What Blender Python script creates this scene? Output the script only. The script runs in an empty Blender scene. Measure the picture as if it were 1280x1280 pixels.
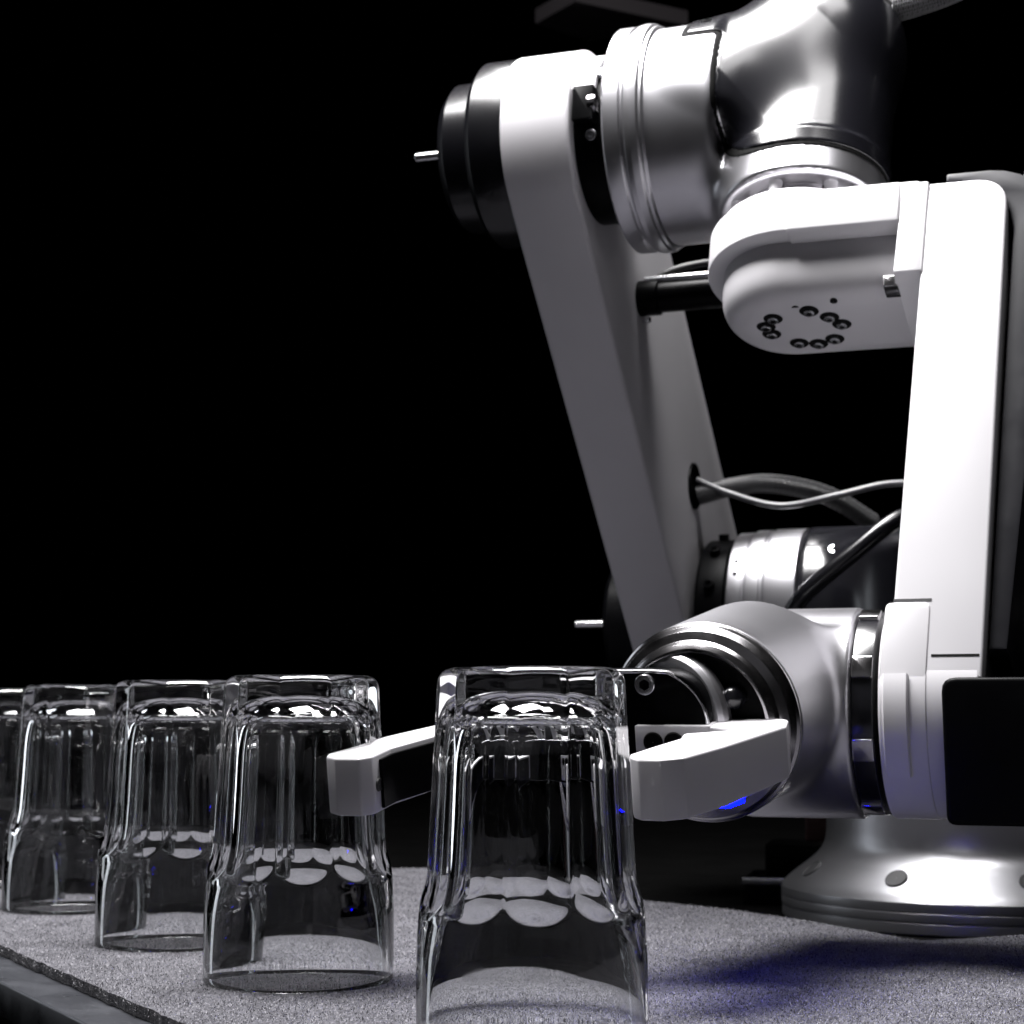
import bpy, bmesh, math, random
import numpy as np
from mathutils import Matrix, Vector

R_ = math.radians
sc = bpy.context.scene
C = sc.collection
rng = np.random.default_rng(7)
random.seed(7)

# ------------------------------------------------------------------ camera
cam_d = bpy.data.cameras.new('camera')
cam_d.sensor_width = 36.0
cam_d.lens = 2300 / 1280 * 36.0
cam_d.clip_start = 0.02
cam_d.clip_end = 50
cam_d.dof.use_dof = True
cam_d.dof.focus_distance = 0.76
cam_d.dof.aperture_fstop = 22.0
cam = bpy.data.objects.new('camera', cam_d)
C.objects.link(cam)
cam.location = (0, 0, 0.1194)
cam.rotation_euler = (R_(90) + math.atan(249 / 2300), 0, 0)
sc.camera = cam

# ------------------------------------------------------------------ world, lamps, exposure
wd = bpy.data.worlds.new('World')
sc.world = wd
wd.use_nodes = True
wd.node_tree.nodes['Background'].inputs[0].default_value = (0, 0, 0, 1)
wd.node_tree.nodes['Background'].inputs[1].default_value = 0.0


def area(name, loc, target, sx, sy, power, col, spread=180):
    l = bpy.data.lights.new(name, 'AREA')
    l.shape = 'RECTANGLE'
    l.size = sx
    l.size_y = sy
    l.energy = power
    l.color = col
    l.spread = R_(spread)
    o = bpy.data.objects.new(name, l)
    C.objects.link(o)
    o.location = loc
    o.rotation_euler = (Vector(target) - Vector(loc)).to_track_quat('-Z', 'Y').to_euler()
    return o


area('overhead_softbox', (-0.14, 0.96, 1.16), (-0.08, 1.00, 0.0), 0.52, 0.60, 50.0, (1.0, 0.985, 0.99))
area('added_cover_fill', (0.32, 0.84, 1.18), (0.25, 0.97, 0.3), 0.28, 0.28, 3.0, (1.0, 0.985, 0.99))  # added lamp, no known source; puts a reflection on the black elbow cover
area('added_base_fill', (0.08, 1.42, 1.28), (0.277, 1.18, 0.0), 0.40, 0.30, 0.8, (1.0, 0.985, 0.99), 34)  # added lamp, there only to brighten the front of the robot base
area('added_glass_rim_fill', (-1.15, 1.55, 0.45), (-0.1, 1.0, 0.1), 0.16, 1.0, 1.3, (0.88, 0.93, 1.0))  # added lamp that draws bright streaks along the edges of the glasses
area('front_fill', (-0.8, -2.2, 1.3), (0.1, 0.9, 0.2), 3.0, 2.0, 1.6, (0.93, 0.93, 1.0))


sc.view_settings.view_transform = 'Standard'
sc.view_settings.look = 'None'
sc.view_settings.exposure = 0.0
sc.view_settings.gamma = 1.0
sc.view_settings.use_curve_mapping = False
cy = sc.cycles
cy.max_bounces = 24
cy.transmission_bounces = 20
cy.glossy_bounces = 12
cy.diffuse_bounces = 4
cy.transparent_max_bounces = 16
cy.caustics_refractive = True
cy.caustics_reflective = True
cy.blur_glossy = 0.3
cy.sample_clamp_indirect = 8.0
cy.use_denoising = True


# ------------------------------------------------------------------ materials
def mat(name, col, rough=0.4, metal=0.0, noise=0.0, nscale=60.0, rvar=0.0, bump=0.0, bscale=900.0, coat=0.0, ior=1.5, spec=None):
    m = bpy.data.materials.new(name)
    m.use_nodes = True
    nt = m.node_tree
    b = nt.nodes['Principled BSDF']
    b.inputs['Base Color'].default_value = (*col, 1)
    b.inputs['Roughness'].default_value = rough
    b.inputs['Metallic'].default_value = metal
    b.inputs['IOR'].default_value = ior
    b.inputs['Coat Weight'].default_value = coat
    b.inputs['Coat Roughness'].default_value = 0.08
    if spec is not None:
        b.inputs['Specular IOR Level'].default_value = spec
    tc = nt.nodes.new('ShaderNodeTexCoord')
    if noise or rvar:
        n = nt.nodes.new('ShaderNodeTexNoise')
        n.inputs['Scale'].default_value = nscale
        n.inputs['Detail'].default_value = 6
        nt.links.new(tc.outputs['Object'], n.inputs['Vector'])
        if noise:
            mr = nt.nodes.new('ShaderNodeMix')
            mr.data_type = 'RGBA'
            mr.inputs[6].default_value = (*[c * (1 - noise) for c in col], 1)
            mr.inputs[7].default_value = (*[min(1, c * (1 + noise)) for c in col], 1)
            nt.links.new(n.outputs['Fac'], mr.inputs[0])
            nt.links.new(mr.outputs[2], b.inputs['Base Color'])
        if rvar:
            rr = nt.nodes.new('ShaderNodeMapRange')
            rr.inputs['From Min'].default_value = 0.3
            rr.inputs['From Max'].default_value = 0.7
            rr.inputs['To Min'].default_value = max(0.02, rough - rvar)
            rr.inputs['To Max'].default_value = rough + rvar
            nt.links.new(n.outputs['Fac'], rr.inputs['Value'])
            nt.links.new(rr.outputs['Result'], b.inputs['Roughness'])
    if bump:
        n2 = nt.nodes.new('ShaderNodeTexNoise')
        n2.inputs['Scale'].default_value = bscale
        n2.inputs['Detail'].default_value = 3
        nt.links.new(tc.outputs['Object'], n2.inputs['Vector'])
        bp = nt.nodes.new('ShaderNodeBump')
        bp.inputs['Strength'].default_value = bump
        bp.inputs['Distance'].default_value = 0.0004
        nt.links.new(n2.outputs['Fac'], bp.inputs['Height'])
        nt.links.new(bp.outputs['Normal'], b.inputs['Normal'])
    return m


M = {}
M['white'] = mat('white_painted_aluminium', (0.66, 0.65, 0.67), 0.38, 0, noise=0.03, nscale=25, rvar=0.06, bump=0.05, bscale=1800)
M['offwhite'] = mat('grey_white_plastic', (0.50, 0.49, 0.51), 0.5, 0, noise=0.04, nscale=40, rvar=0.05, bump=0.08, bscale=1500)
M['silver'] = mat('satin_anodised_silver', (0.52, 0.515, 0.54), 0.33, 0.97, noise=0.01, nscale=30, rvar=0.015, bump=0.02, bscale=2600)
M['basesilver'] = mat('blasted_base_silver', (0.42, 0.42, 0.44), 0.34, 0.92, noise=0.02, nscale=30, rvar=0.02, bump=0.04, bscale=2200)
M['gloss'] = mat('glossy_black_plastic', (0.006, 0.006, 0.008), 0.22, 0, rvar=0.01, nscale=35, bump=0.015, bscale=300, ior=1.55)
M['black'] = mat('satin_black_plastic', (0.0012, 0.0012, 0.0015), 0.38, 0, rvar=0.08, nscale=40, spec=0.05)
M['satin'] = mat('semi_gloss_black', (0.003, 0.003, 0.004), 0.25, 0, rvar=0.01, nscale=45, spec=0.4)
M['graycover'] = mat('dark_grey_rubber_cover', (0.018, 0.018, 0.021), 0.45, 0, noise=0.2, nscale=50, rvar=0.1, spec=0.2)
M['chrome'] = mat('dark_polished_steel', (0.36, 0.35, 0.36), 0.2, 1.0, rvar=0.05, nscale=80)
M['steel'] = mat('bright_steel_screw', (0.7, 0.7, 0.72), 0.25, 1.0)
M['hole'] = mat('hole_shade_grey', (0.03, 0.03, 0.032), 0.6, 0)  # dark colour stands in for the shade inside holes and gaps
M['deep'] = mat('recess_shade_black', (0.004, 0.004, 0.004), 0.8, 0, spec=0.1)  # black stands in for shade in recesses, small holes and seams
M['cable'] = mat('grey_cable_sheath', (0.06, 0.06, 0.065), 0.3, 0, noise=0.1, nscale=80)
M['braid'] = mat('black_braid_core', (0.006, 0.006, 0.006), 0.5, 0)
M['thread'] = mat('braid_thread', (0.05, 0.05, 0.052), 0.3, 0)
M['thread_light'] = mat('pale_braid_thread', (0.35, 0.35, 0.36), 0.35, 0)
M['table'] = mat('dark_table_top', (0.002, 0.002, 0.002), 0.6, 0, noise=0.2, nscale=20, rvar=0.1, spec=0.03)
M['trim'] = mat('dull_table_trim_metal', (0.05, 0.052, 0.06), 0.36, 0.4, noise=0.25, nscale=45, rvar=0.12, bump=0.1, bscale=250)
M['red'] = mat('dark_red_paint', (0.03, 0.004, 0.003), 0.6, 0, noise=0.1)
M['panel'] = mat('dim_panel_grey', (0.018, 0.015, 0.017), 0.7, 0, noise=0.15, nscale=6)

g = bpy.data.materials.new('clear_glass')
g.use_nodes = True
nt = g.node_tree
b = nt.nodes['Principled BSDF']
b.inputs['Base Color'].default_value = (0.985, 0.992, 0.995, 1)
b.inputs['Roughness'].default_value = 0.0
b.inputs['IOR'].default_value = 1.5
b.inputs['Transmission Weight'].default_value = 1.0
tc = nt.nodes.new('ShaderNodeTexCoord')
n1 = nt.nodes.new('ShaderNodeTexNoise')
n1.inputs['Scale'].default_value = 42
n1.inputs['Detail'].default_value = 5
nt.links.new(tc.outputs['Object'], n1.inputs['Vector'])
mr = nt.nodes.new('ShaderNodeMapRange')
mr.inputs['From Min'].default_value = 0.54
mr.inputs['From Max'].default_value = 0.78
mr.inputs['To Min'].default_value = 0.0
mr.inputs['To Max'].default_value = 0.07
nt.links.new(n1.outputs['Fac'], mr.inputs['Value'])
nt.links.new(mr.outputs['Result'], b.inputs['Roughness'])
M['glass'] = g

led = bpy.data.materials.new('blue_led')
led.use_nodes = True
b = led.node_tree.nodes['Principled BSDF']
b.inputs['Base Color'].default_value = (0.02, 0.02, 0.1, 1)
b.inputs['Emission Color'].default_value = (0.0, 0.0002, 1.0, 1)
b.inputs['Emission Strength'].default_value = 160.0
M['led'] = led

ft = bpy.data.materials.new('heather_grey_felt')
ft.use_nodes = True
nt = ft.node_tree
b = nt.nodes['Principled BSDF']
b.inputs['Roughness'].default_value = 1.0
b.inputs['Specular IOR Level'].default_value = 0.05
b.inputs['Sheen Weight'].default_value = 0.15
tc = nt.nodes.new('ShaderNodeTexCoord')
n1 = nt.nodes.new('ShaderNodeTexNoise')
n1.inputs['Scale'].default_value = 620
n1.inputs['Detail'].default_value = 4
n1.inputs['Roughness'].default_value = 0.7
n1.inputs['Distortion'].default_value = 0.6
n2 = nt.nodes.new('ShaderNodeTexNoise')
n2.inputs['Scale'].default_value = 45
n2.inputs['Detail'].default_value = 4
nt.links.new(tc.outputs['Object'], n1.inputs['Vector'])
nt.links.new(tc.outputs['Object'], n2.inputs['Vector'])
ad = nt.nodes.new('ShaderNodeMath')
ad.operation = 'MULTIPLY_ADD'
ad.inputs[1].default_value = 0.25
nt.links.new(n2.outputs['Fac'], ad.inputs[0])
nt.links.new(n1.outputs['Fac'], ad.inputs[2])
cr = nt.nodes.new('ShaderNodeValToRGB')
cr.color_ramp.elements[0].position = 0.50
cr.color_ramp.elements[0].color = (0.03, 0.029, 0.034, 1)
cr.color_ramp.elements[1].position = 0.76
cr.color_ramp.elements[1].color = (0.15, 0.148, 0.165, 1)
nt.links.new(ad.outputs[0], cr.inputs[0])
nt.links.new(cr.outputs[0], b.inputs['Base Color'])
bp = nt.nodes.new('ShaderNodeBump')
bp.inputs['Strength'].default_value = 0.7
bp.inputs['Distance'].default_value = 0.0012
nt.links.new(n1.outputs['Fac'], bp.inputs['Height'])
nt.links.new(bp.outputs['Normal'], b.inputs['Normal'])
M['felt'] = ft

fb = bpy.data.materials.new('felt_fibre')
fb.use_nodes = True
nt = fb.node_tree
b = nt.nodes['Principled BSDF']
b.inputs['Roughness'].default_value = 1.0
b.inputs['Specular IOR Level'].default_value = 0.1
ge = nt.nodes.new('ShaderNodeNewGeometry')
cr = nt.nodes.new('ShaderNodeValToRGB')
cr.color_ramp.elements[0].color = (0.012, 0.012, 0.014, 1)
cr.color_ramp.elements[1].color = (0.36, 0.355, 0.380, 1)
nt.links.new(ge.outputs['Random Per Island'], cr.inputs[0])
nt.links.new(cr.outputs[0], b.inputs['Base Color'])
M['fibre'] = fb


# ------------------------------------------------------------------ geometry helpers
def nrm(a):
    a = np.asarray(a, float)
    return a / np.linalg.norm(a)


def frame(o, zaxis, xref):
    """matrix with local z along zaxis and local x as near xref as possible"""
    z = nrm(zaxis)
    x = np.asarray(xref, float)
    x = nrm(x - z * np.dot(x, z))
    y = np.cross(z, x)
    m = Matrix.Identity(4)
    for i in range(3):
        m[i][0], m[i][1], m[i][2], m[i][3] = x[i], y[i], z[i], o[i]
    return m


def mk(name, vf, mtl, W=None, parent=None, ang=32, flat=False):
    """one mesh object; W is its world matrix"""
    me = bpy.data.meshes.new(name)
    v, f = vf[:2]
    if isinstance(v, np.ndarray):
        v = v.tolist()
    me.from_pydata(v, [], f)
    me.validate()
    me.materials.append(M[mtl])
    if not flat:
        me.shade_smooth()
        if len(vf) > 2 and len(me.vertices) == len(vf[2]):
            me.normals_split_custom_set_from_vertices(vf[2].tolist())
        else:
            me.set_sharp_from_angle(angle=R_(ang))
    me.update()
    o = bpy.data.objects.new(name, me)
    C.objects.link(o)
    W = W or Matrix.Identity(4)
    o['_w'] = [x for r in W for x in r]
    if parent is not None:
        o.parent = parent
        pw = WM[parent.name]
        o.matrix_basis = pw.inverted() @ W
    else:
        o.matrix_basis = W
    WM[o.name] = W.copy()
    del o['_w']
    return o


WM = {}


def empty(name, loc):
    o = bpy.data.objects.new(name, None)
    C.objects.link(o)
    o.location = loc
    o.empty_display_size = 0.05
    WM[o.name] = Matrix.Translation(loc)
    return o


def tag(o, label, cat, group=None, kind=None):
    if label:
        o['label'] = label
    if cat:
        o['category'] = cat
    if group:
        o['group'] = group
    if kind:
        o['kind'] = kind
    return o


def roundpoly(pts, rad, n=4, closed=True):
    """round every corner of a 2d polyline; rad scalar or list"""
    out = []
    N = len(pts)
    for i in range(N):
        p = np.array(pts[i], float)
        r = rad[i] if isinstance(rad, (list, tuple)) else rad
        if (not closed and i in (0, N - 1)) or r <= 0:
            out.append(tuple(p))
            continue
        a = np.array(pts[i - 1], float) - p
        c = np.array(pts[(i + 1) % N], float) - p
        la, lc = np.linalg.norm(a), np.linalg.norm(c)
        a /= la
        c /= lc
        cs = np.clip(np.dot(a, c), -1, 1)
        th = math.acos(cs)
        if th > math.pi - 0.12:
            out.append(tuple(p))
            continue
        t = min(r / math.tan(th / 2), la * 0.45, lc * 0.45)
        p0, p1 = p + a * t, p + c * t
        for k in range(n + 1):
            s = k / n
            q = (1 - s) ** 2 * p0 + 2 * s * (1 - s) * p + s * s * p1
            out.append(tuple(q))
    return out


def lathe(prof, n=72, rad=0.0008, a0=0.0, a1=2 * math.pi):
    """revolve (r, z) profile about z; corners get a small radius"""
    prof = roundpoly(prof, rad, 3, closed=False) if rad else prof
    full = abs(a1 - a0 - 2 * math.pi) < 1e-6
    m = n if full else n + 1
    v, f = [], []
    for r, h in prof:
        for k in range(m):
            a = a0 + (a1 - a0) * k / n
            v.append((max(r, 1e-5) * math.cos(a), max(r, 1e-5) * math.sin(a), h))
    for i in range(len(prof) - 1):
        for k in range(n):
            k2 = (k + 1) % m if full else k + 1
            f.append((i * m + k, i * m + k2, (i + 1) * m + k2, (i + 1) * m + k))
    return v, f


def prism(out, z0, z1, bev=0.001, seg=2):
    bm = bmesh.new()
    lo = [bm.verts.new((x, y, z0)) for x, y in out]
    hi = [bm.verts.new((x, y, z1)) for x, y in out]
    n = len(out)
    f0 = bm.faces.new(lo[::-1])
    f1 = bm.faces.new(hi)
    for i in range(n):
        bm.faces.new((lo[i], lo[(i + 1) % n], hi[(i + 1) % n], hi[i]))
    bmesh.ops.recalc_face_normals(bm, faces=bm.faces)
    if bev > 0:
        ed = list(f0.edges) + list(f1.edges)
        bmesh.ops.bevel(bm, geom=ed, offset=bev, segments=seg, profile=0.5, affect='EDGES', clamp_overlap=True)
    bm.verts.index_update()
    r = ([tuple(q.co) for q in bm.verts], [[q.index for q in fc.verts] for fc in bm.faces])
    bm.free()
    return r


def box(x0, x1, y0, y1, z0, z1, rad=0.002, bev=0.001):
    return prism(roundpoly([(x0, y0), (x1, y0), (x1, y1), (x0, y1)], rad), z0, z1, bev)


def stadium(r, x1, n=24, x0=0.0):
    """half disc about (x0,0) on the -x side, straight sides to x1"""
    p = [(x0 + r * math.cos(a), r * math.sin(a)) for a in np.linspace(math.pi / 2, 3 * math.pi / 2, n)]
    return p + [(x1, -r), (x1, r)]


def capsule2(r0, p0, r1, p1, n=28):
    """outline of two circles and their common tangents"""
    p0, p1 = np.array(p0, float), np.array(p1, float)
    d = p1 - p0
    L = np.linalg.norm(d)
    th = math.atan2(d[1], d[0])
    al = math.acos((r0 - r1) / L)
    o = []
    for a in np.linspace(th + al, th + 2 * math.pi - al, n):
        o.append((p0[0] + r0 * math.cos(a), p0[1] + r0 * math.sin(a)))
    for a in np.linspace(th - al, th + al, n):
        o.append((p1[0] + r1 * math.cos(a), p1[1] + r1 * math.sin(a)))
    return o


def spline(pts, n=12):
    pts = [np.array(p, float) for p in pts]
    P = [2 * pts[0] - pts[1]] + pts + [2 * pts[-1] - pts[-2]]
    o = []
    for i in range(1, len(P) - 2):
        for k in range(n):
            t = k / n
            a, b_, c, d = P[i - 1], P[i], P[i + 1], P[i + 2]
            o.append(0.5 * (2 * b_ + (c - a) * t + (2 * a - 5 * b_ + 4 * c - d) * t * t + (3 * b_ - a - 3 * c + d) * t ** 3))
    o.append(pts[-1])
    return o


def tube(path, r, n=12, cap=True):
    v, f = [], []
    up = np.array([0.13, 0.21, 0.97])
    N = len(path)
    for i in range(N):
        t = nrm(path[min(i + 1, N - 1)] - path[max(i - 1, 0)])
        x = nrm(np.cross(up, t))
        y = np.cross(t, x)
        rr = r(i / (N - 1)) if callable(r) else r
        for k in range(n):
            a = 2 * math.pi * k / n
            v.append(tuple(path[i] + rr * (math.cos(a) * x + math.sin(a) * y)))
    for i in range(N - 1):
        for k in range(n):
            f.append((i * n + k, i * n + (k + 1) % n, (i + 1) * n + (k + 1) % n, (i + 1) * n + k))
    if cap:
        f.append(tuple(range(n))[::-1])
        f.append(tuple((N - 1) * n + k for k in range(n)))
    return v, f


def join(*vfs):
    v, f = [], []
    for a, b_ in vfs:
        o = len(v)
        v += [tuple(q) for q in a]
        f += [[i + o for i in q] for q in b_]
    return v, f


def xform(vf, m):
    return [tuple(m @ Vector(q)) for q in vf[0]], vf[1]


# signed distance helpers (arrays of points), meshed with surface nets
def smin(a, b_, k):
    h = np.clip(0.5 + 0.5 * (b_ - a) / k, 0, 1)
    return b_ * (1 - h) + a * h - k * h * (1 - h)


def smax(a, b_, k):
    return -smin(-a, -b_, k)


def scyl(p, ax, r, lo, hi, k=0.003, c=(0, 0)):
    i, j = [q for q in range(3) if q != ax]
    d = np.sqrt((p[:, i] - c[0]) ** 2 + (p[:, j] - c[1]) ** 2) - r
    h = np.maximum(lo - p[:, ax], p[:, ax] - hi)
    return smax(d, h, k)


def snets(fn, lo, hi, h):
    lo, hi = np.array(lo, float), np.array(hi, float)
    n = np.ceil((hi - lo) / h).astype(int) + 1
    ax = [lo[i] + h * np.arange(n[i]) for i in range(3)]
    X = np.stack(np.meshgrid(*ax, indexing='ij'), -1).reshape(-1, 3)
    V = fn(X).reshape(n)
    S = V < 0
    cs = [(i, j, k) for i in (0, 1) for j in (0, 1) for k in (0, 1)]
    sl = lambda A, c: A[c[0]:c[0] + n[0] - 1, c[1]:c[1] + n[1] - 1, c[2]:c[2] + n[2] - 1]
    cnt = sum(sl(S, c).astype(int) for c in cs)
    act = (cnt > 0) & (cnt < 8)
    ids = -np.ones(act.shape, int)
    idx = np.argwhere(act)
    ids[tuple(idx.T)] = np.arange(len(idx))
    acc = np.zeros((len(idx), 3))
    num = np.zeros(len(idx))
    for a in cs:
        for d in range(3):
            if a[d] == 1:
                continue
            c = list(a)
            c[d] = 1
            va, vb = sl(V, a)[act], sl(V, tuple(c))[act]
            m = (va < 0) != (vb < 0)
            t = np.where(m, va / np.where(m, va - vb, 1), 0)
            pos = np.tile(np.array(a, float), (len(idx), 1))
            pos[:, d] += t
            acc[m] += pos[m]
            num[m] += 1
    P = lo + (idx + acc / num[:, None]) * h
    for _ in range(3):
        e = h * 0.2
        f0 = fn(P)
        gr = np.stack([(fn(P + e * np.eye(3)[i]) - fn(P - e * np.eye(3)[i])) / (2 * e) for i in range(3)], 1)
        st = f0[:, None] * gr / np.maximum((gr ** 2).sum(1), 0.25)[:, None]
        P = P - np.clip(st, -h * 0.5, h * 0.5) * 0.8
    F = []
    for d in range(3):
        e1, e2 = [q for q in range(3) if q != d]
        s0 = [slice(None)] * 3
        s1 = [slice(None)] * 3
        s0[d] = slice(0, -1)
        s1[d] = slice(1, None)
        ch = np.argwhere(S[tuple(s0)] != S[tuple(s1)])
        ch = ch[(ch[:, e1] > 0) & (ch[:, e2] > 0) & (ch[:, e1] < n[e1] - 1) & (ch[:, e2] < n[e2] - 1)]
        sg = S[tuple(ch.T)]
        q = []
        for o1, o2 in ((1, 1), (0, 1), (0, 0), (1, 0)):
            c = ch.copy()
            c[:, e1] -= o1
            c[:, e2] -= o2
            q.append(ids[tuple(c.T)])
        q = np.stack(q, 1)
        fl = sg if d != 1 else ~sg
        q[~fl] = q[~fl][:, ::-1]
        F.append(q)
    F = np.concatenate(F)
    F = F[(F >= 0).all(1)]
    e = h * 0.6
    gr = np.stack([fn(P + e * np.eye(3)[i]) - fn(P - e * np.eye(3)[i]) for i in range(3)], 1)
    gr /= np.maximum(np.linalg.norm(gr, axis=1), 1e-9)[:, None]
    return P, F.tolist(), gr


def bolt(r, h, socket=True):
    """socket-head screw: rounded head with a hexagonal recess"""
    p = [(r, 0), (r, h), (r * 0.62, h)]
    a = lathe(p, 20, r * 0.12)
    v, f = a
    n0 = len(v)
    for hh in (h, h - r * 0.7):
        for k in range(6):
            an = math.pi / 3 * k
            v.append((r * 0.55 * math.cos(an), r * 0.55 * math.sin(an), hh))
    for k in range(6):
        f.append((n0 + k, n0 + 6 + k, n0 + 6 + (k + 1) % 6, n0 + (k + 1) % 6))
    f.append(tuple(n0 + 6 + k for k in range(6)))
    m = len(v)
    # lid ring between round and hexagon
    for k in range(24):
        an = 2 * math.pi * k / 24
        v.append((r * 0.62 * math.cos(an), r * 0.62 * math.sin(an), h - 1e-5))
        t = (an % (math.pi / 3)) - math.pi / 6
        q = r * 0.55 * math.cos(math.pi / 6) / math.cos(t)
        v.append((q * math.cos(an), q * math.sin(an), h - 1e-5))
    for k in range(24):
        k2 = (k + 1) % 24
        f.append((m + 2 * k, m + 2 * k2, m + 2 * k2 + 1, m + 2 * k + 1))
    return v, f


# ------------------------------------------------------------------ the table
TZ = -0.0055
TABLE_Z = -0.0217
# the board's long edge runs from front right to back left, parallel to the row of glasses
ed = nrm((-0.0680, 0.1186))          # direction of that edge
pn = np.array((ed[1], -ed[0]))       # towards the inside
e0 = np.array((-0.1696, 0.7538))
tw = 0.058
tout = [e0 + pn * 0.045 - ed * 1.0, e0 + pn * 0.045 + ed * 2.6, e0 + pn * 1.7 + ed * 2.6, e0 + pn * 1.7 - ed * 1.0]
table = mk('table', prism([tuple(p) for p in tout], TABLE_Z - 0.03, TABLE_Z, 0.001), 'table')
tag(table, 'black table top carrying the felt-covered board and the robot base', 'table')
bo = [e0 + pn * tw - ed * 0.6, e0 + pn * tw + ed * 0.95, e0 + pn * 0.20 + ed * 0.70, e0 + pn * 0.30 + ed * 0.02, e0 + pn * 0.30 - ed * 0.6]
board = mk('board', prism([tuple(p) for p in bo], TABLE_Z + 0.0002, TZ - 0.0002, 0.001), 'table')
tag(board, 'thin dark board lying under the grey felt with a metal edge', 'board')
trim_out = [e0 - ed * 0.6, e0 + ed * 0.95, e0 + pn * (tw - 0.0003) + ed * 0.95, e0 + pn * (tw - 0.0003) - ed * 0.6]
tr = mk('edge_trim', prism([tuple(p) for p in trim_out][::-1], TABLE_Z + 0.0002, TZ + 0.0002, 0.0012, 3), 'trim', None, board)
tr['label'] = 'dull grey metal trim along the board edge'

# ------------------------------------------------------------------ the felt mat
fa = np.array((-0.2632, 0.9644))
fd = nrm(np.array((-0.1259, 0.7235)) - fa)
back = [(-0.62, 1.41), (-0.40, 1.415), (-0.2052, 1.4091), (-0.0914, 1.4233), (-0.0588, 1.4351), (0.0, 1.36), (0.0414, 1.28), (0.0814, 1.1902),
        (0.1275, 1.140), (0.1606, 1.0898), (0.1861, 1.0382), (0.1987, 1.0123), (0.2127, 0.9810), (0.236, 0.9870), (0.2755, 1.0088), (0.34, 1.02), (0.5, 1.03)]
front = [tuple(fa + fd * t) for t in (0.62, 0.5, 0.4, 0.3, 0.2, 0.1, 0.0, -0.1, -0.2, -0.3, -0.45, -0.55)]
ctrl = [np.array(p) for p in back] + [np.array((0.55, 0.9)), np.array((0.55, 0.5))] + [np.array(p) for p in front]
ol = []
for i in range(len(ctrl)):
    a, c = ctrl[i], ctrl[(i + 1) % len(ctrl)]
    L = np.linalg.norm(c - a)
    m = max(1, int(L / 0.0035))
    for k in range(m):
        ol.append(a + (c - a) * k / m)
ol = np.array(ol)
for _ in range(6):
    ol = (np.roll(ol, 1, 0) + 2 * ol + np.roll(ol, -1, 0)) / 4
wob = rng.normal(0, 0.0006, ol.shape)
wob = wob + np.roll(wob, 1, 0)
ol = ol + wob * 0.4
bm = bmesh.new()
vs = [bm.verts.new((x, y, 0.0)) for x, y in ol]
es = [bm.edges.new((vs[i], vs[(i + 1) % len(vs)])) for i in range(len(vs))]
r = bmesh.ops.triangle_fill(bm, edges=es, use_beauty=True)
top = [q for q in bm.faces]
bmesh.ops.recalc_face_normals(bm, faces=top)
ext = bmesh.ops.extrude_face_region(bm, geom=top)
for q in ext['geom']:
    if isinstance(q, bmesh.types.BMVert):
        q.co.z = -0.0050
bmesh.ops.recalc_face_normals(bm, faces=bm.faces)
bm.verts.index_update()
fv = ([tuple(q.co) for q in bm.verts], [[q.index for q in fc.verts] for fc in bm.faces])
bm.free()
felt = mk('felt_mat', fv, 'felt', None, None, 30, True)
tag(felt, 'heather grey felt mat with fuzzy cut edges under the glasses', 'mat')


# loose fibres: on the visible surface and bristling along the cut edges
def inside(P):
    x, y = P[:, 0], P[:, 1]
    c = np.zeros(len(P), bool)
    n = len(ol)
    for i in range(n):
        x1, y1 = ol[i]
        x2, y2 = ol[(i + 1) % n]
        if y1 == y2:
            continue
        hit = ((y1 > y) != (y2 > y)) & (x < (x2 - x1) * (y - y1) / (y2 - y1) + x1)
        c ^= hit
    return c


NF = 260000
Y = 0.55 + 0.9 * rng.random(NF) ** 1.4
X = (rng.random(NF) * 2 - 1) * 0.30 * Y
P = np.stack([X, Y], 1)
P = P[inside(P)]
Z = np.full(len(P), 0.0001)
# edge fibres
ne = 14000
k = rng.integers(0, len(ol), ne)
pe = ol[k] + rng.normal(0, 0.0005, (ne, 2))
P = np.concatenate([P, pe])
Z = np.concatenate([Z, -0.004 * rng.random(ne)])
n = len(P)
an = rng.random(n) * 2 * np.pi
ln = 0.0004 + 0.0009 * rng.random(n)
rise = 0.0002 + 0.0010 * rng.random(n) ** 1.5
wd_ = 0.00021
d = np.stack([np.cos(an), np.sin(an)], 1)
s = np.stack([-d[:, 1], d[:, 0]], 1)
A = np.concatenate([P - s * wd_, Z[:, None]], 1)
B2 = np.concatenate([P + s * wd_, Z[:, None] + 0.00005], 1)
D = np.concatenate([P + d * ln[:, None], (Z + rise)[:, None]], 1)
vv = np.stack([A, B2, D], 1).reshape(-1, 3)
fo = mk('fibres', (vv, np.arange(3 * n).reshape(-1, 3).tolist()), 'fibre', None, felt, 30, True)
fo['kind'] = 'stuff'

# ------------------------------------------------------------------ the drinking glasses (upside down)
H = 0.1353
NT, NFAC = 240, 10


def rcirc(z):
    # round outer envelope, rim at z = 0, foot at z = H
    zs = [0, 0.012, 0.030, 0.045, 0.052, 0.058, 0.066, 0.10, H]
    rs = [0.0422, 0.0425, 0.0424, 0.0417, 0.0409, 0.0400, 0.0392, 0.0370, 0.0352]
    return np.interp(z, zs, rs)


def apo(z):
    # distance of the flat panels from the axis; sweeps outwards at the scalloped shoulder
    base = 0.0367 - (z - 0.060) * 0.0460
    t = np.clip((0.062 - z) / 0.022, 0, 1.6)
    return base + 0.0078 * t ** 2


zz = np.concatenate([np.linspace(0.0010, 0.034, 16), np.linspace(0.035, 0.070, 60), np.linspace(0.072, H - 0.0055, 24)])
th = np.arange(NT) * 2 * np.pi / NT
seg = 2 * np.pi / NFAC
tl = (th + seg / 2) % seg - seg / 2
prof_v = []
rows = []


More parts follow.
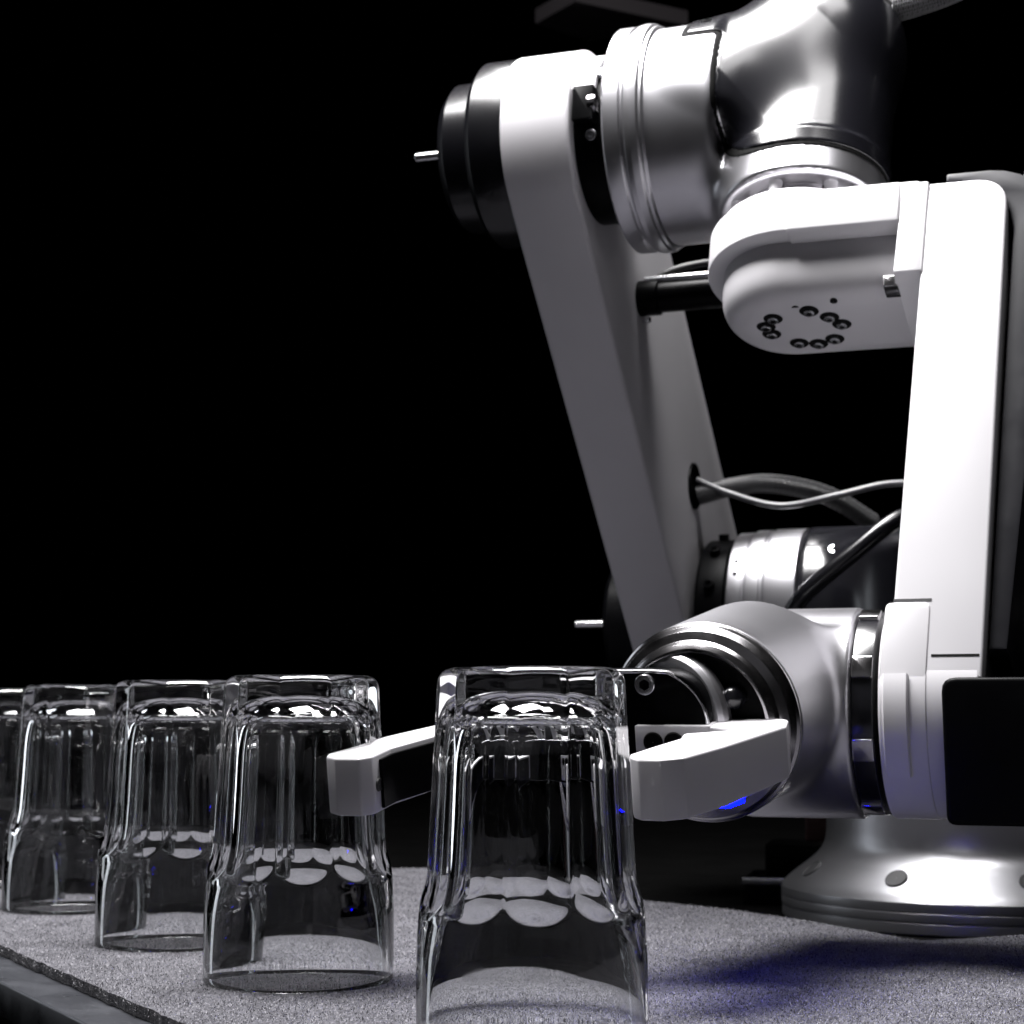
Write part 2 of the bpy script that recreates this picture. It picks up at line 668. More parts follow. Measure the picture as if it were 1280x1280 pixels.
def outer_r(z):
    rc = rcirc(z)
    rf = apo(z) / np.cos(tl)
    k = 0.0007
    return smin(np.full_like(rf, rc), rf, k)


rings = []
# outer wall upwards from the rim
rr0 = outer_r(0.0010)
rings.append((rr0 - 0.0006, 0.0))
rings.append((rr0 - 0.0003, 0.0003))
for z in zz:
    rings.append((outer_r(z), z))
rb = outer_r(H - 0.0055)
for a in np.linspace(0.2, 1, 7):
    ang = a * math.pi / 2
    blend = a * 0.7
    rm = rb * (1 - blend) + rb.mean() * blend
    rings.append((rm - 0.0052 * (1 - math.cos(ang)), H - 0.0055 + 0.0055 * math.sin(ang)))
rt = rings[-1][0].mean()
for q, dz in ((0.90, 0.0), (0.80, -0.0003), (0.6, -0.0010), (0.3, -0.0014), (0.02, -0.0015)):
    rings.append((np.full(NT, rt * q), H + dz))
# inner cavity, from its crown back down to the rim
ih = 0.1262
inn = [(0.0004, ih), (0.006, ih - 0.0003), (0.012, ih - 0.0011), (0.017, ih - 0.0024), (0.021, ih - 0.0042), (0.0248, ih - 0.0072), (0.0278, ih - 0.0110),
       (0.0295, ih - 0.0160), (0.0310, 0.100), (0.0320, 0.080), (0.0330, 0.066), (0.0342, 0.056), (0.0360, 0.047), (0.0379, 0.038), (0.0392, 0.030), (0.0402, 0.020), (0.0409, 0.010), (0.0412, 0.0012), (0.0414, 0.0003)]
inn = [(p[0], p[1]) for p in spline(inn, 4)]
for r_, z_ in inn:
    rings.append((np.full(NT, r_), z_))
gv, gf = [], []
for rr, z in rings:
    for kx in range(NT):
        gv.append((rr[kx] * math.cos(th[kx]), rr[kx] * math.sin(th[kx]), z))
nr = len(rings)
for i in range(nr):
    i2 = (i + 1) % nr
    if i in (len(zz) + 2 + 7 + 5 - 1,):
        continue
    for kx in range(NT):
        k2 = (kx + 1) % NT
        gf.append((i * NT + kx, i * NT + k2, i2 * NT + k2, i2 * NT + kx))
iA = len(zz) + 2 + 7 + 5 - 1
gf.append(tuple(iA * NT + kx for kx in range(NT)))
gf.append(tuple((iA + 1) * NT + kx for kx in range(NT))[::-1])

spots = [((0.0073, 0.6889), 21, 'foremost upturned glass standing between the two gripper fingers'),
         ((-0.0954, 0.8398), 27, 'upturned faceted glass just behind the left gripper finger tip'),
         ((-0.1737, 0.9743), 33, 'upturned faceted glass third from the front of the row'),
         ((-0.2680, 1.1424), 19, 'upturned faceted glass second from the far end of the row'),
         ((-0.3540, 1.3000), 2, 'farthest upturned glass, cut off by the left edge of the picture')]
g0 = None
for (gx, gy), rot, lab in spots:
    if g0 is None:
        g0 = mk('drinking_glass', (gv, gf), 'glass', None, None, 50)
        o = g0
        bmn = bmesh.new()
        bmn.from_mesh(o.data)
        bmesh.ops.recalc_face_normals(bmn, faces=bmn.faces)
        bmn.to_mesh(o.data)
        bmn.free()
    else:
        o = g0.copy()
        C.objects.link(o)
    o.matrix_basis = Matrix.Translation((gx, gy, 0.0002)) @ Matrix.Rotation(R_(rot), 4, 'Z')
    tag(o, lab, 'glass', 'upturned drinking glasses in a row')

# ------------------------------------------------------------------ the robot arm
bx, by = 0.287, 1.1446
robot = empty('robot_arm', (bx, by, TZ))
RS = 1.13                                              # the arm is built at a smaller size and enlarged about its base
robot.location = (0.3243, 1.2934, TABLE_Z)
robot.scale = (RS, RS, RS)
tag(robot, 'white and silver articulated robot arm with glossy black covers and two-finger gripper', 'robot arm')
b_ = R_(20)
u = np.array([math.cos(b_), -math.sin(b_), 0])     # all the parallel joint axes
v = np.array([math.sin(b_), math.cos(b_), 0])      # away from the viewer, square to u
zu = np.array([0, 0, 1.0])
Bp = np.array([bx, by, TZ])

# --- base
cone = [tuple(q) for q in spline([(0.1206, 0.0185), (0.1175, 0.0224), (0.1127, 0.0264), (0.1075, 0.0303), (0.1025, 0.0343), (0.0977, 0.0388), (0.0944, 0.0438), (0.0929, 0.0500), (0.0925, 0.0600), (0.0922, 0.0900), (0.0920, 0.1200)], 6)]
base = mk('base', lathe([(0.02, 0.0), (0.1185, 0.0), (0.1205, 0.0015), (0.1205, 0.0072), (0.1195, 0.0074), (0.1195, 0.0079), (0.1208, 0.0081), (0.1208, 0.0128),
                         (0.1200, 0.0130), (0.1200, 0.0134), (0.1208, 0.0136)] + cone + [(0.02, 0.1200)], 128, 0.0002), 'basesilver', Matrix.Translation((bx, by, TZ)), robot, 40)
for i in range(9):
    a = R_(-90 - 39.5 + 40 * i)
    nrmv = np.array([math.cos(a) * 0.64, math.sin(a) * 0.64, 0.77])
    pos = Bp + np.array([0.1083 * math.cos(a), 0.1083 * math.sin(a), 0.0306])
    mk('bolt_hole', lathe([(0.0001, 0.0002), (0.0058, 0.0002), (0.0062, 0.0005), (0.0066, 0.0001), (0.0068, -0.003)], 28, 0), 'hole', frame(pos, nrmv, (0, 0, 1)), base)  # flat dark disc; the hole's shade is in its colour

# --- shoulder
S0 = np.array([bx, by, 0.1782])                       # shoulder axis above the base axis
Wsh = frame(S0, zu, u)                                # local x = u, z up


def f_shoulder(p, grow=0.0):
    a = scyl(p, 2, 0.088 + grow, -0.075, 0.046 + grow, 0.014)
    c = scyl(p, 0, 0.0575 + grow, -0.100, 0.09 + grow, 0.004)
    return smin(a, c, 0.010)


def f_shcut(p):
    return smax(-0.100 - p[:, 0], -0.058 - p[:, 2], 0.004)


sh = mk('shoulder_housing', snets(lambda p: f_shoulder(p), (-0.11, -0.10, -0.085), (0.11, 0.10, 0.09), 0.0028), 'silver', Wsh, robot, 60)
shc = mk('shoulder_cover', snets(lambda p: smax(f_shoulder(p, 0.001), f_shcut(p), 0.0015), (-0.11, -0.10, -0.075), (0.11, 0.10, 0.09), 0.0022), 'gloss', Wsh, robot, 60)
# fluted silver collar of the shoulder joint
Wx = frame(S0, u, zu)                                 # local z = u, local x = up
col = mk('shoulder_collar', lathe([(0.03, -0.1452), (0.0545, -0.1452), (0.0562, -0.1440), (0.0562, -0.1350), (0.0555, -0.1345), (0.0555, -0.1335), (0.0575, -0.1325), (0.0575, -0.1240),
                                   (0.0568, -0.1235), (0.0568, -0.1215), (0.0580, -0.1205), (0.0580, -0.1012), (0.03, -0.1012)], 96, 0.0005), 'silver', Wx, robot)
for a in (52, 62, -60, 118, 128):
    ar = R_(a)
    pp = S0 + u * -0.1395 + 0.0562 * (math.cos(ar) * zu + math.sin(ar) * -v)
    mk('pin_hole', lathe([(0.0001, 0.0003), (0.0014, 0.0003), (0.0015, -0.001)], 14, 0), 'deep', frame(pp, math.cos(ar) * zu + math.sin(ar) * -v, u), col)
jf = mk('shoulder_joint_flange', lathe([(0.02, -0.166), (0.050, -0.166), (0.052, -0.164), (0.052, -0.1475), (0.02, -0.1475)], 64, 0.0006), 'black', Wx, robot)
for i in range(12):
    ar = R_(30 * i + 8)
    dv = math.cos(ar) * zu + math.sin(ar) * -v
    mk('screw', bolt(0.0034, 0.0045), 'black', frame(S0 + u * -0.156 + dv * 0.0515, dv, u), jf)
sp = S0 + u * -0.078 + 0.0578 * (math.cos(R_(48)) * zu - math.sin(R_(48)) * v)
mk('screw', bolt(0.0036, 0.0034), 'steel', frame(sp, math.cos(R_(48)) * zu - math.sin(R_(48)) * v, u), shc)

# --- lower arm: flat tapered link leaning towards the viewer
link_u = -0.145 - 0.045
q1, z1 = -0.2595, 0.2496                               # elbow relative to the shoulder, in the swing plane
al_ = nrm(v * q1 + zu * z1)                            # along the link
Llen = math.hypot(q1, z1)
L0 = S0 + u * link_u + v * 0.026
# local frame: z = u, x = along the link
Wl = frame(L0, u, al_)
ybk = 1 if np.dot(np.cross(u, al_), v) > 0 else -1      # which local y points away from the viewer
hp_ = []
for cx_, cy_, rr_ in ((0, 0, 0.0600), (Llen, 0, 0.0520), (-0.005, 0.040 * ybk, 0.054), (Llen * 0.84, 0.044 * ybk, 0.046)):
    for a_ in np.linspace(0, 2 * math.pi, 64, endpoint=False):
        hp_.append((cx_ + rr_ * math.cos(a_), cy_ + rr_ * math.sin(a_)))


def hull(pts):
    pts = sorted(set(pts))
    def half(ps):
        o = []
        for q in ps:
            while len(o) >= 2 and (o[-1][0] - o[-2][0]) * (q[1] - o[-2][1]) - (o[-1][1] - o[-2][1]) * (q[0] - o[-2][0]) <= 0:
                o.pop()
            o.append(q)
        return o
    a_, b2_ = half(pts), half(pts[::-1])
    return a_[:-1] + b2_[:-1]


lo_ = hull(hp_)
larm = mk('lower_arm', prism(lo_, -0.0195, 0.0195, 0.0022, 3), 'offwhite', Wl, robot, 30)
# local y axis of that frame points which way?
yl = np.cross(u, al_)
E0 = L0 + al_ * Llen                                   # elbow centre in the link plane
# joint boss towards the elbow housing, white half collar over a black core
We = frame(E0, u, zu)                                  # local x = up, y = u x up
yv = np.cross(u, zu)
mk('elbow_joint_core', lathe([(0.01, 0.0190), (0.0420, 0.0190), (0.0430, 0.0200), (0.0430, 0.0390), (0.01, 0.0390)], 72, 0.0006), 'black', We, robot)
hc_v, hc_f = lathe([(0.0435, 0.0190), (0.0478, 0.0190), (0.0478, 0.0300), (0.0468, 0.0312), (0.0435, 0.0312), (0.0435, 0.0190)], 48, 0, R_(-68), R_(120))
sgn = 1 if np.dot(yv, v) > 0 else -1
if sgn < 0:
    hc_v = [(x, -y, z) for x, y, z in hc_v]
    hc_f = [q[::-1] for q in hc_f]
ec = mk('elbow_collar', (hc_v, hc_f), 'white', We, robot)
pl = prism(roundpoly([(0.040, -0.020), (0.0500, -0.020), (0.0500, 0.036), (0.040, 0.036)], 0.002), 0.0192, 0.0330, 0.001)
# small screws and the black sensor block on the front of the elbow joint
for a, rr_, s_ in ((52, 0.0462, 0.034), (-6, 0.0462, 0.034), (100, 0.0462, 0.030)):
    dv = math.cos(R_(a)) * zu - math.sin(R_(a)) * v
    mk('screw', bolt(0.0030, 0.004), 'steel', frame(E0 + u * s_ + dv * 0.0428, dv, u), ec)
dv = math.cos(R_(80)) * zu - math.sin(R_(80)) * v
sb = mk('sensor_block', box(-0.006, 0.0055, -0.010, 0.010, -0.006, 0.006, 0.001, 0.0008), 'black', frame(E0 + u * 0.027 + dv * 0.0445, dv, u), robot)
mk('sensor_eye', lathe([(0.0001, 0.0), (0.0030, 0.0), (0.0046, 0.0010), (0.0050, 0.0), (0.0050, -0.003)], 24, 0), 'chrome', frame(E0 + u * 0.0326 + dv * 0.0470, u, dv), sb)
# motor caps on the outer side of the link, with their threaded studs
for nm, cen, rad, st in (('elbow_motor_cap', E0, 0.0480, 0), ('shoulder_motor_cap', L0, 0.0440, 1)):
    Wc = frame(cen, -u, zu)
    rr_ = rad + 0.0035
    if st == 0:
        pr = [(rr_ - 0.0022, 0.0186), (rr_, 0.0180), (rr_, 0.0370), (rr_ - 0.0035, 0.0405), (rr_ - 0.009, 0.0408), (rr_ - 0.0095, 0.0415), (rr_ - 0.0100, 0.0560), (rr_ - 0.0145, 0.0605), (0.001, 0.0610)]
        hgt = 0.061
    else:
        pr = [(rr_ - 0.0022, 0.016), (rr_ - 0.006, 0.0200), (rr_ - 0.006, 0.0440), (rr_ - 0.0095, 0.0475), (0.001, 0.0480)]
        hgt = 0.048
    cp = mk(nm, lathe(pr, 96, 0.0006), 'satin' if st == 0 else 'black', Wc, robot)
    if st == 0:
        sp_ = cen - u * (hgt + 0.017) + zu * 0.005
    else:
        sp_ = cen - u * (hgt + 0.018) + zu * 0.000 - v * 0.006
    mk('stud', lathe([(0.0001, 0.0105), (0.0022, 0.0105), (0.0026, 0.0100), (0.0026, -0.028)], 18, 0.0003), 'steel', frame(sp_, -u, zu), cp)

# --- cable port and connector on the inner face of the lower arm
fI = L0 + u * 0.0197
hp = fI + al_ * 0.098 + yl * ybk * 0.024
ho = mk('cable_port', lathe([(0.0001, 0.0004), (0.0125, 0.0004), (0.0135, 0.0014), (0.0150, 0.0010), (0.0155, -0.002)], 40, 0), 'black', frame(hp, u, zu), larm)
cp0 = fI + al_ * 0.254 + yl * ybk * 0.008
con = mk('connector', join(lathe([(0.0001, 0.0), (0.0105, 0.0), (0.0105, 0.012), (0.0090, 0.013), (0.0090, 0.058), (0.0001, 0.058)], 32, 0.0005)), 'black', frame(cp0, u, zu), larm)
mk('connector_rod', lathe([(0.0001, 0.0), (0.0022, 0.0), (0.0022, 0.060), (0.0001, 0.060)], 18, 0.0003), 'steel', frame(cp0 + zu * 0.0100 + u * 0.004 - v * 0.003, u, zu), con)
mk('screw', bolt(0.0026, 0.003), 'steel', frame(cp0 + u * 0.004 - zu * 0.0115, -zu, u), con)

# --- elbow housing: horizontal barrel running into an upright one
GE = E0 + u * 0.141
t_ = R_(19)
w = -zu * math.cos(t_) - v * math.sin(t_)
n4 = -v * math.cos(t_) + zu * math.sin(t_)
G = np.array([0.1555, 0.9333, 0.4307]) + w * 0.003
Wg = frame(GE, -w, u)                                  # local x = u, z = up the forearm axis, y away from the viewer


gl = np.array(Wg.inverted()) @ np.append(G, 1)


def f_elbow(p, grow=0.0):
    a = scyl(p, 0, 0.0578 + grow, -0.1005, -0.044, 0.004)
    # rounded cone bridging the barrel and the leaning upright column
    A_, B_ = np.array([-0.050, 0.0, 0.0]), np.array([gl[0], 0.006, 0.044])
    ba = B_ - A_
    tt = np.clip(((p - A_) @ ba) / (ba @ ba), 0, 1)
    b2 = np.linalg.norm(p - A_ - tt[:, None] * ba, axis=1) - (0.0572 - 0.0155 * tt) - grow
    b2 = smax(b2, -0.034 - p[:, 2] + 0.35 * np.clip(-0.02 - p[:, 0], -0.1, 0.1), 0.014)
    rc = 0.0405 + 0.0 * p[:, 2]
    c = smax((np.hypot(p[:, 0] - gl[0], p[:, 1] - gl[1] - 0.20 * (p[:, 2] + 0.048)) - rc - grow) * 0.98, np.maximum(-0.0620 + gl[2] - p[:, 2], p[:, 2] - 0.060), 0.0015)
    a = smin(a, b2, 0.006)
    e = scyl(p, 2, 0.0402 + grow, -0.0630 + gl[2], -0.041, 0.0012, (gl[0], gl[1]))
    return smin(smin(a, c, 0.016), e, 0.006)


def f_elcut(p):
    # region taken by the black cover
    s_ = smax(-0.042 - p[:, 0], -0.0500 - p[:, 2], 0.034)
    notch = smax(-0.061 - p[:, 0], 0.025 - p[:, 2], 0.002)
    return smin(s_, notch, 0.002)


el = mk('elbow_housing', snets(f_elbow, (-0.107, -0.066, -0.075), (0.066, 0.080, 0.100), 0.0016), 'silver', Wg, robot, 60)
elc = mk('elbow_cover', snets(lambda p: smax(f_elbow(p, 0.0012), f_elcut(p) + 0.0006, 0.0010), (-0.075, -0.066, -0.060), (0.066, 0.080, 0.108), 0.0012), 'gloss', Wg, robot, 60)
mk('cover_seam', snets(lambda p: smax(f_elbow(p, 0.0005), np.abs(f_elcut(p) - 0.0006) - 0.0013, 0.0002), (-0.080, -0.066, -0.070), (0.066, 0.080, 0.100), 0.0011), 'deep', Wg, elc, 60)
dv = nrm(np.array([0, 0, 1.0]) * 0.86 - v * 0.5)
mk('screw', bolt(0.0030, 0.0026), 'black', frame(GE + u * -0.052 + dv * 0.0577, dv, u), elc)
Wex = frame(E0, u, zu)
ecl = mk('elbow_barrel_collar', lathe([(0.03, 0.0395), (0.0586, 0.0395), (0.0604, 0.0407), (0.0604, 0.0490), (0.0594, 0.0496), (0.0594, 0.0510), (0.0609, 0.0520), (0.0614, 0.0550), (0.0609, 0.0586), (0.0596, 0.0595), (0.0596, 0.0610), (0.058, 0.0620), (0.03, 0.0620)], 128, 0.0006), 'silver', Wex, robot)
# upper rim of the black cover
mk('cover_rim', lathe([(0.010, 0.0800), (0.0180, 0.0800), (0.0190, 0.0810), (0.0190, 0.0870), (0.0180, 0.0880), (0.010, 0.0880)], 96, 0.0005), 'gloss', Wg @ Matrix.Translation((gl[0], 0.014, 0)), elc)

# --- forearm swivel under the elbow: core, spacer posts, thin disc
Wd = frame(G, w, u)
mk('swivel_core', lathe([(0.005, 0.060), (0.0325, 0.060), (0.0325, 0.073), (0.005, 0.073)], 64, 0.0005), 'chrome', Wd, robot)
for i in range(8):
    a = R_(45 * i + 12)
    ctr = G + w * 0.0625 + 0.0352 * (math.cos(a) * u + math.sin(a) * np.cross(w, u))
    mk('spacer_post', lathe([(0.0001, 0.0), (0.0040, 0.0), (0.0032, 0.003), (0.0032, 0.007), (0.0040, 0.0105), (0.0001, 0.0105)], 20, 0.0005), 'offwhite', frame(ctr, w, u), robot)
mk('swivel_disc', lathe([(0.005, 0.0725), (0.0410, 0.0725), (0.0418, 0.0732), (0.0418, 0.0785), (0.005, 0.0785)], 96, 0.0005), 'white', Wd, robot)

# --- forearm: bracket plate, deep body, then the upright link
# frame: x = u, y = n4-side, z = w ; outline in (x, y)
yd = np.array(Wd.to_3x3().col[1])
bt = mk('forearm_bracket', prism(stadium(0.0460, 0.0640, 40), 0.0790, 0.1000, 0.0009, 2), 'white', Wd, robot, 30)
sy = 1 if np.dot(yd, n4) > 0 else -1
yr = (0.030, 0.0476) if sy > 0 else (-0.0476, -0.030)
mk('front_plate', box(0.002, 0.0555, yr[0], yr[1], 0.0797, 0.1010, 0.0012, 0.0009), 'white', Wd, bt)


def f_under(p):
    x, y, z_ = p[:, 0], p[:, 1], p[:, 2]
    x2 = x + 0.003
    dd = np.where(x2 < 0, np.sqrt(x2 * x2 + y * y), np.abs(y)) - 0.0350
    dd = np.maximum(dd, x - 0.075)
    return smax(dd, np.maximum(z_ - 0.1285, 0.080 - z_), 0.0180)


bu = mk('forearm_body', snets(f_under, (-0.045, -0.045, 0.085), (0.08, 0.045, 0.134), 0.0015), 'offwhite', Wd, robot, 60)
# screws on its underside, each on a flat black disc drawn for recess shade
for dx, dy in ((-125, -50), (-170, -12), (-158, 28), (45, -75), (125, -38), (168, 2), (-50, 85), (35, 96), (115, 76)):
    ctr = G + w * 0.1278 + u * (0.0180 * dx / 165 + 0.004) + n4 * (-0.0175 * dy / 95 + 0.003)
    mk('recess_shade_disc', lathe([(0.0001, 0.0008), (0.0040, 0.0008), (0.0044, 0.0011), (0.0048, 0.0007), (0.0048, -0.001)], 22, 0), 'deep', frame(ctr, w, u), bu)
    mk('screw', bolt(0.0026, 0.0020), 'steel', frame(ctr + w * 0.0005, w, u), bu)
for xx, yy, in ((0.0220, 0.0235), (0.0480, 0.0150), (0.0515, -0.0110), (0.0030, 0.0205)):
    mk('pin_hole', lathe([(0.0001, 0.0004), (0.0018, 0.0004), (0.0019, -0.001)], 16, 0), 'deep', frame(G + w * 0.1279 + u * xx + n4 * yy, w, u), bu)

# end plate and L-shaped link; outline in (x = u, y = -w) extruded along n4
dtop, dbot = 0.0810, 0.3270
Wf = frame(G, n4, u)                                   # local z = n4 (towards viewer), x = u, y = z x x
yf = np.array(Wf.to_3x3().col[1])                      # should be up the forearm
ud = 1 if np.dot(yf, -w) > 0 else -1
fo_ = [(0.0690, -dtop), (0.1050, -dtop), (0.0950, -dbot - 0.0005), (0.0565, -dbot - 0.0005), (0.0672, -0.1000)]
fo_ = roundpoly(fo_, [0.0, 0.024, 0.0, 0.0, 0.0], 10)
fl = mk('forearm_link', prism(fo_[::-1] if ud < 0 else fo_, -0.0440, 0.0455, 0.0014, 3), 'white', Wf, robot, 30)
mk('end_plate', prism(roundpoly([(0.0565, -dtop + 0.0008), (0.0688, -dtop + 0.0008), (0.0665, -0.1290), (0.0535, -0.1290)], 0.001), -0.0420, 0.0466, 0.0009), 'white', Wf, fl)
mk('latch', box(0.0470, 0.0545, -0.1290, -0.1230, 0.024, 0.0350, 0.0008, 0.0006), 'chrome', Wf, fl)
# stepped service panels low on the link
pa = mk('service_panel', prism(roundpoly([(0.0548, -0.2935), (0.0735, -0.2935), (0.0724, -0.3275), (0.0527, -0.3275)], [0.003, 0.003, 0.0, 0.0]), 0.030, 0.0460, 0.0006, 3), 'white', Wf, fl)
mk('panel_gap', prism([(0.0580, -0.2918), (0.0740, -0.2918), (0.0740, -0.2930), (0.0580, -0.2930)], 0.030, 0.0457, 0), 'hole', Wf, fl)
mk('panel_gap', prism([(0.0742, -0.3170), (0.0938, -0.3170), (0.0938, -0.3180), (0.0742, -0.3180)], 0.030, 0.0457, 0), 'deep', Wf, fl)

# dark cover wrapped round the outer side of the link
T_ = -dtop + 0.0085
cvo = [(0.0760, T_ - 0.0006), (0.0768, T_), (0.0960, T_), (0.1030, T_ - 0.0010), (0.1100, T_ - 0.0038), (0.1165, T_ - 0.0085), (0.1215, T_ - 0.0150), (0.1245, T_ - 0.0230), (0.1255, T_ - 0.0330), (0.1185, -0.1600), (0.1045, -0.3130),
       (0.0970, -0.3130), (0.1062, -0.1150), (0.1068, -0.1060), (0.1050, -0.0965), (0.1005, -0.0890), (0.0940, -0.0838), (0.0830, -0.0812), (0.0830, T_ - 0.0050), (0.0768, T_ - 0.0050), (0.0760, T_ - 0.0044)][::-1]
mk('outer_cover', prism(cvo[::-1] if ud < 0 else cvo, -0.040, 0.0400, 0.0012, 2), 'graycover', Wf, robot, 30)

# --- wrist: white joint ring on the link, black end box, silver knuckle housing
O5 = G + w * dbot
W5 = frame(O5, u, zu)
jr = mk('wrist_joint_ring', lathe([(0.02, 0.0525), (0.0452, 0.0525), (0.0460, 0.0533), (0.0460, 0.0721), (0.0456, 0.0724), (0.0456, 0.0930), (0.0450, 0.0937), (0.02, 0.0940)], 128, 0.0006), 'white', W5, robot)
dvf = nrm(-v * 0.985 + zu * 0.17)
tabv = lathe([(0.0462, 0.0530), (0.0486, 0.0530), (0.0486, 0.0640), (0.0462, 0.0640), (0.0462, 0.0530)], 24, 0.0)
ya = np.array(W5.to_3x3().col[1])
s5 = 1 if np.dot(ya, -v) > 0 else -1
tabv = lathe([(0.0450, 0.0545), (0.0474, 0.0545), (0.0480, 0.0551), (0.0480, 0.0644), (0.0474, 0.0650), (0.0450, 0.0650)], 24, 0, R_(70) if s5 > 0 else R_(-124), R_(124) if s5 > 0 else R_(-70))
mk('ring_tab', tabv, 'white', W5, jr)
mk('wrist_joint_core', lathe([(0.02, 0.0405), (0.0438, 0.0405), (0.0446, 0.0412), (0.0446, 0.0500), (0.02, 0.0500)], 96, 0.0005), 'gloss', W5, robot)
for i in range(8):
    ar = R_(45 * i + 20)
    dv = math.cos(ar) * zu + math.sin(ar) * -v
    mk('joint_clip', box(-0.0045, 0.0045, -0.005, 0.005, -0.002, 0.0022, 0.0008, 0.0005), 'chrome', frame(O5 + u * 0.0455 + dv * 0.0440, dv, u), robot)
# black end box
Wbx = frame(O5, -v, u)
eb = mk('wrist_end_cover', prism(roundpoly([(0.0790, 0.0145), (0.160, 0.0145), (0.160, -0.0455), (0.0800, -0.0455)], [0.006, 0.004, 0.004, 0.004]), -0.040, 0.0500, 0.0018, 3), 'black', Wbx, robot)


j6h = R_(26)
R6 = np.array([0.0778, 0.7500, 0.1149])                # centre of the tool flange
p6 = R_(9.5)
v6 = np.array([math.sin(j6h), math.cos(j6h), 0])
u6 = np.array([math.cos(j6h), -math.sin(j6h), 0])
j6 = -v6 * math.cos(p6) - zu * math.sin(p6)
up6 = zu * math.cos(p6) - v6 * math.sin(p6)
Wk = frame(O5, u, zu)
Wki = np.array(Wk.inverted())
R6l = (Wki @ np.append(R6, 1))[:3]
j6l = Wki[:3, :3] @ j6


def f_knuckle(p):
    a = smax(scyl(p, 2, 0.0464, -0.05, 0.0410, 0.003), -0.026 - p[:, 2], 0.018)
    q = p - R6l
    al2 = q @ j6l
    rad = np.linalg.norm(q - al2[:, None] * j6l, axis=1)
    tube_ = smax(rad - (0.0408 - np.clip(al2, -0.1, 0) * 0.02), np.maximum(al2 - 0.0, -0.066 - al2), 0.002)
    return smax(smin(a, tube_, 0.012), p[:, 2] - 0.0410, 0.002)


kn = mk('wrist_housing', snets(f_knuckle, (-0.075, -0.06, -0.10), (0.06, 0.10, 0.05), 0.0016), 'silver', Wk, robot, 60)

# --- tool flange, adapter and gripper
W6 = frame(R6, j6, up6)
fl6 = mk('tool_flange', lathe([(0.0405, -0.0015), (0.0407, 0.0012), (0.0395, 0.0022), (0.0380, 0.0060), (0.0345, 0.0078), (0.0335, 0.0100), (0.0315, 0.0118), (0.0300, 0.0120), (0.0300, 0.0060), (0.001, 0.0060)], 128, 0.0006), 'chrome', W6, robot)
mk('flange_plate', lathe([(0.001, 0.0075), (0.0290, 0.0075), (0.0298, 0.0065)], 64, 0), 'black', W6, fl6)
# small domed plug on the flange
mk('flange_plug', lathe([(0.0001, 0.0062), (0.0024, 0.0057), (0.0042, 0.0042), (0.0050, 0.0018), (0.0052, -0.002)], 28, 0), 'gloss', frame(R6 + j6 * 0.0085 + u6 * 0.0165 + up6 * 0.0115, j6, up6), fl6)
# grey adapter bell leading to the gripper, set to the left of the flange axis
ad_dir = nrm(j6 * 0.95 - u6 * 0.31)
ad_o = R6 + j6 * 0.004 - u6 * 0.009
adp = mk('adapter_bell', lathe([(0.001, 0.0), (0.0270, 0.0), (0.0275, 0.003), (0.0270, 0.0055), (0.0255, 0.0072), (0.0235, 0.0078), (0.001, 0.0080)], 72, 0.0008), 'silver', frame(ad_o + up6 * 0.003, ad_dir, up6), robot)

gh = R_(23)
gu = np.array([math.cos(gh), -math.sin(gh), 0])
gv_ = np.array([math.sin(gh), math.cos(gh), 0])
gj = -gv_ * math.cos(p6) - zu * math.sin(p6)
gup = zu * math.cos(p6) - gv_ * math.sin(p6)
Wgp = frame(R6, gup, gu)                               # local x = gu, z = gup, y = z x x  (= -gj)
gy = np.array(Wgp.to_3x3().col[1])
fs = 1 if np.dot(gy, gj) > 0 else -1
P2 = lambda l: [(s_, f_ * fs) for s_, f_ in (l if fs > 0 else l[::-1])]


Wgf = frame(R6, gj, gu)                                # local z = towards the finger tips, x = gu
gyf = 1 if np.dot(np.array(Wgf.to_3x3().col[1]), gup) > 0 else -1
go = roundpoly([(0.0098, -0.0185 * gyf), (0.0098, 0.0245 * gyf), (-0.1000, 0.0245 * gyf), (-0.1000, -0.0185 * gyf)], [0.004, 0.019, 0.012, 0.004], 10)
grip = mk('gripper', prism(go, 0.0130, 0.0270, 0.0012, 3), 'black', Wgf, robot, 30)
mk('body_edge_glint', tube(spline([R6 + gu * x + gj * y + gup * z_ for x, y, z_ in ((-0.090, 0.0262, 0.0247), (-0.04, 0.0262, 0.0247), (-0.010, 0.0262, 0.0246), (-0.0028, 0.0262, 0.0226), (0.0043, 0.0262, 0.0170), (0.0085, 0.0262, 0.0100), (0.0099, 0.0262, 0.0020))], 8), 0.0009, 10), 'steel', None, grip)  # steel wire drawn in place of the highlight on the body's edge
mk('screw', bolt(0.0042, 0.0025), 'steel', frame(R6 + gu * -0.0145 + gj * 0.0267 + gup * 0.0198, gj, gup), grip)

rt_ = [(-0.0017, 0.0870), (0.0007, 0.0930), (0.0047, 0.0965), (0.0131, 0.0968), (0.0205, 0.0920), (0.0288, 0.0700), (0.0413, 0.0279), (0.0385, 0.0135), (0.0358, 0.0104), (-0.0186, 0.0108), (-0.0200, 0.0141), (-0.0190, 0.0289), (0.0125, 0.0293), (0.0238, 0.0352), (0.0053, 0.0443), (0.0072, 0.0545), (0.0018, 0.0727)]
rt2 = roundpoly(P2(rt_), 0.0022, 4)
zt, zb = 0.0034, -0.0188


def finger(name, outline, z0, z1, cut=None):
    vf = prism(outline, z0, z1, 0.0010, 3)
    if cut:
        vf = ([(x, y, cut(x, y * fs, z_)) for x, y, z_ in vf[0]], vf[1])
    return mk(name, vf, 'offwhite', Wgp, grip, 30)


def lift(x, f_, z_):
    # underside rises towards the knuckle end
    if z_ < -0.012:
        return z_ + max(0, (0.060 - f_)) * 0.06
    return z_


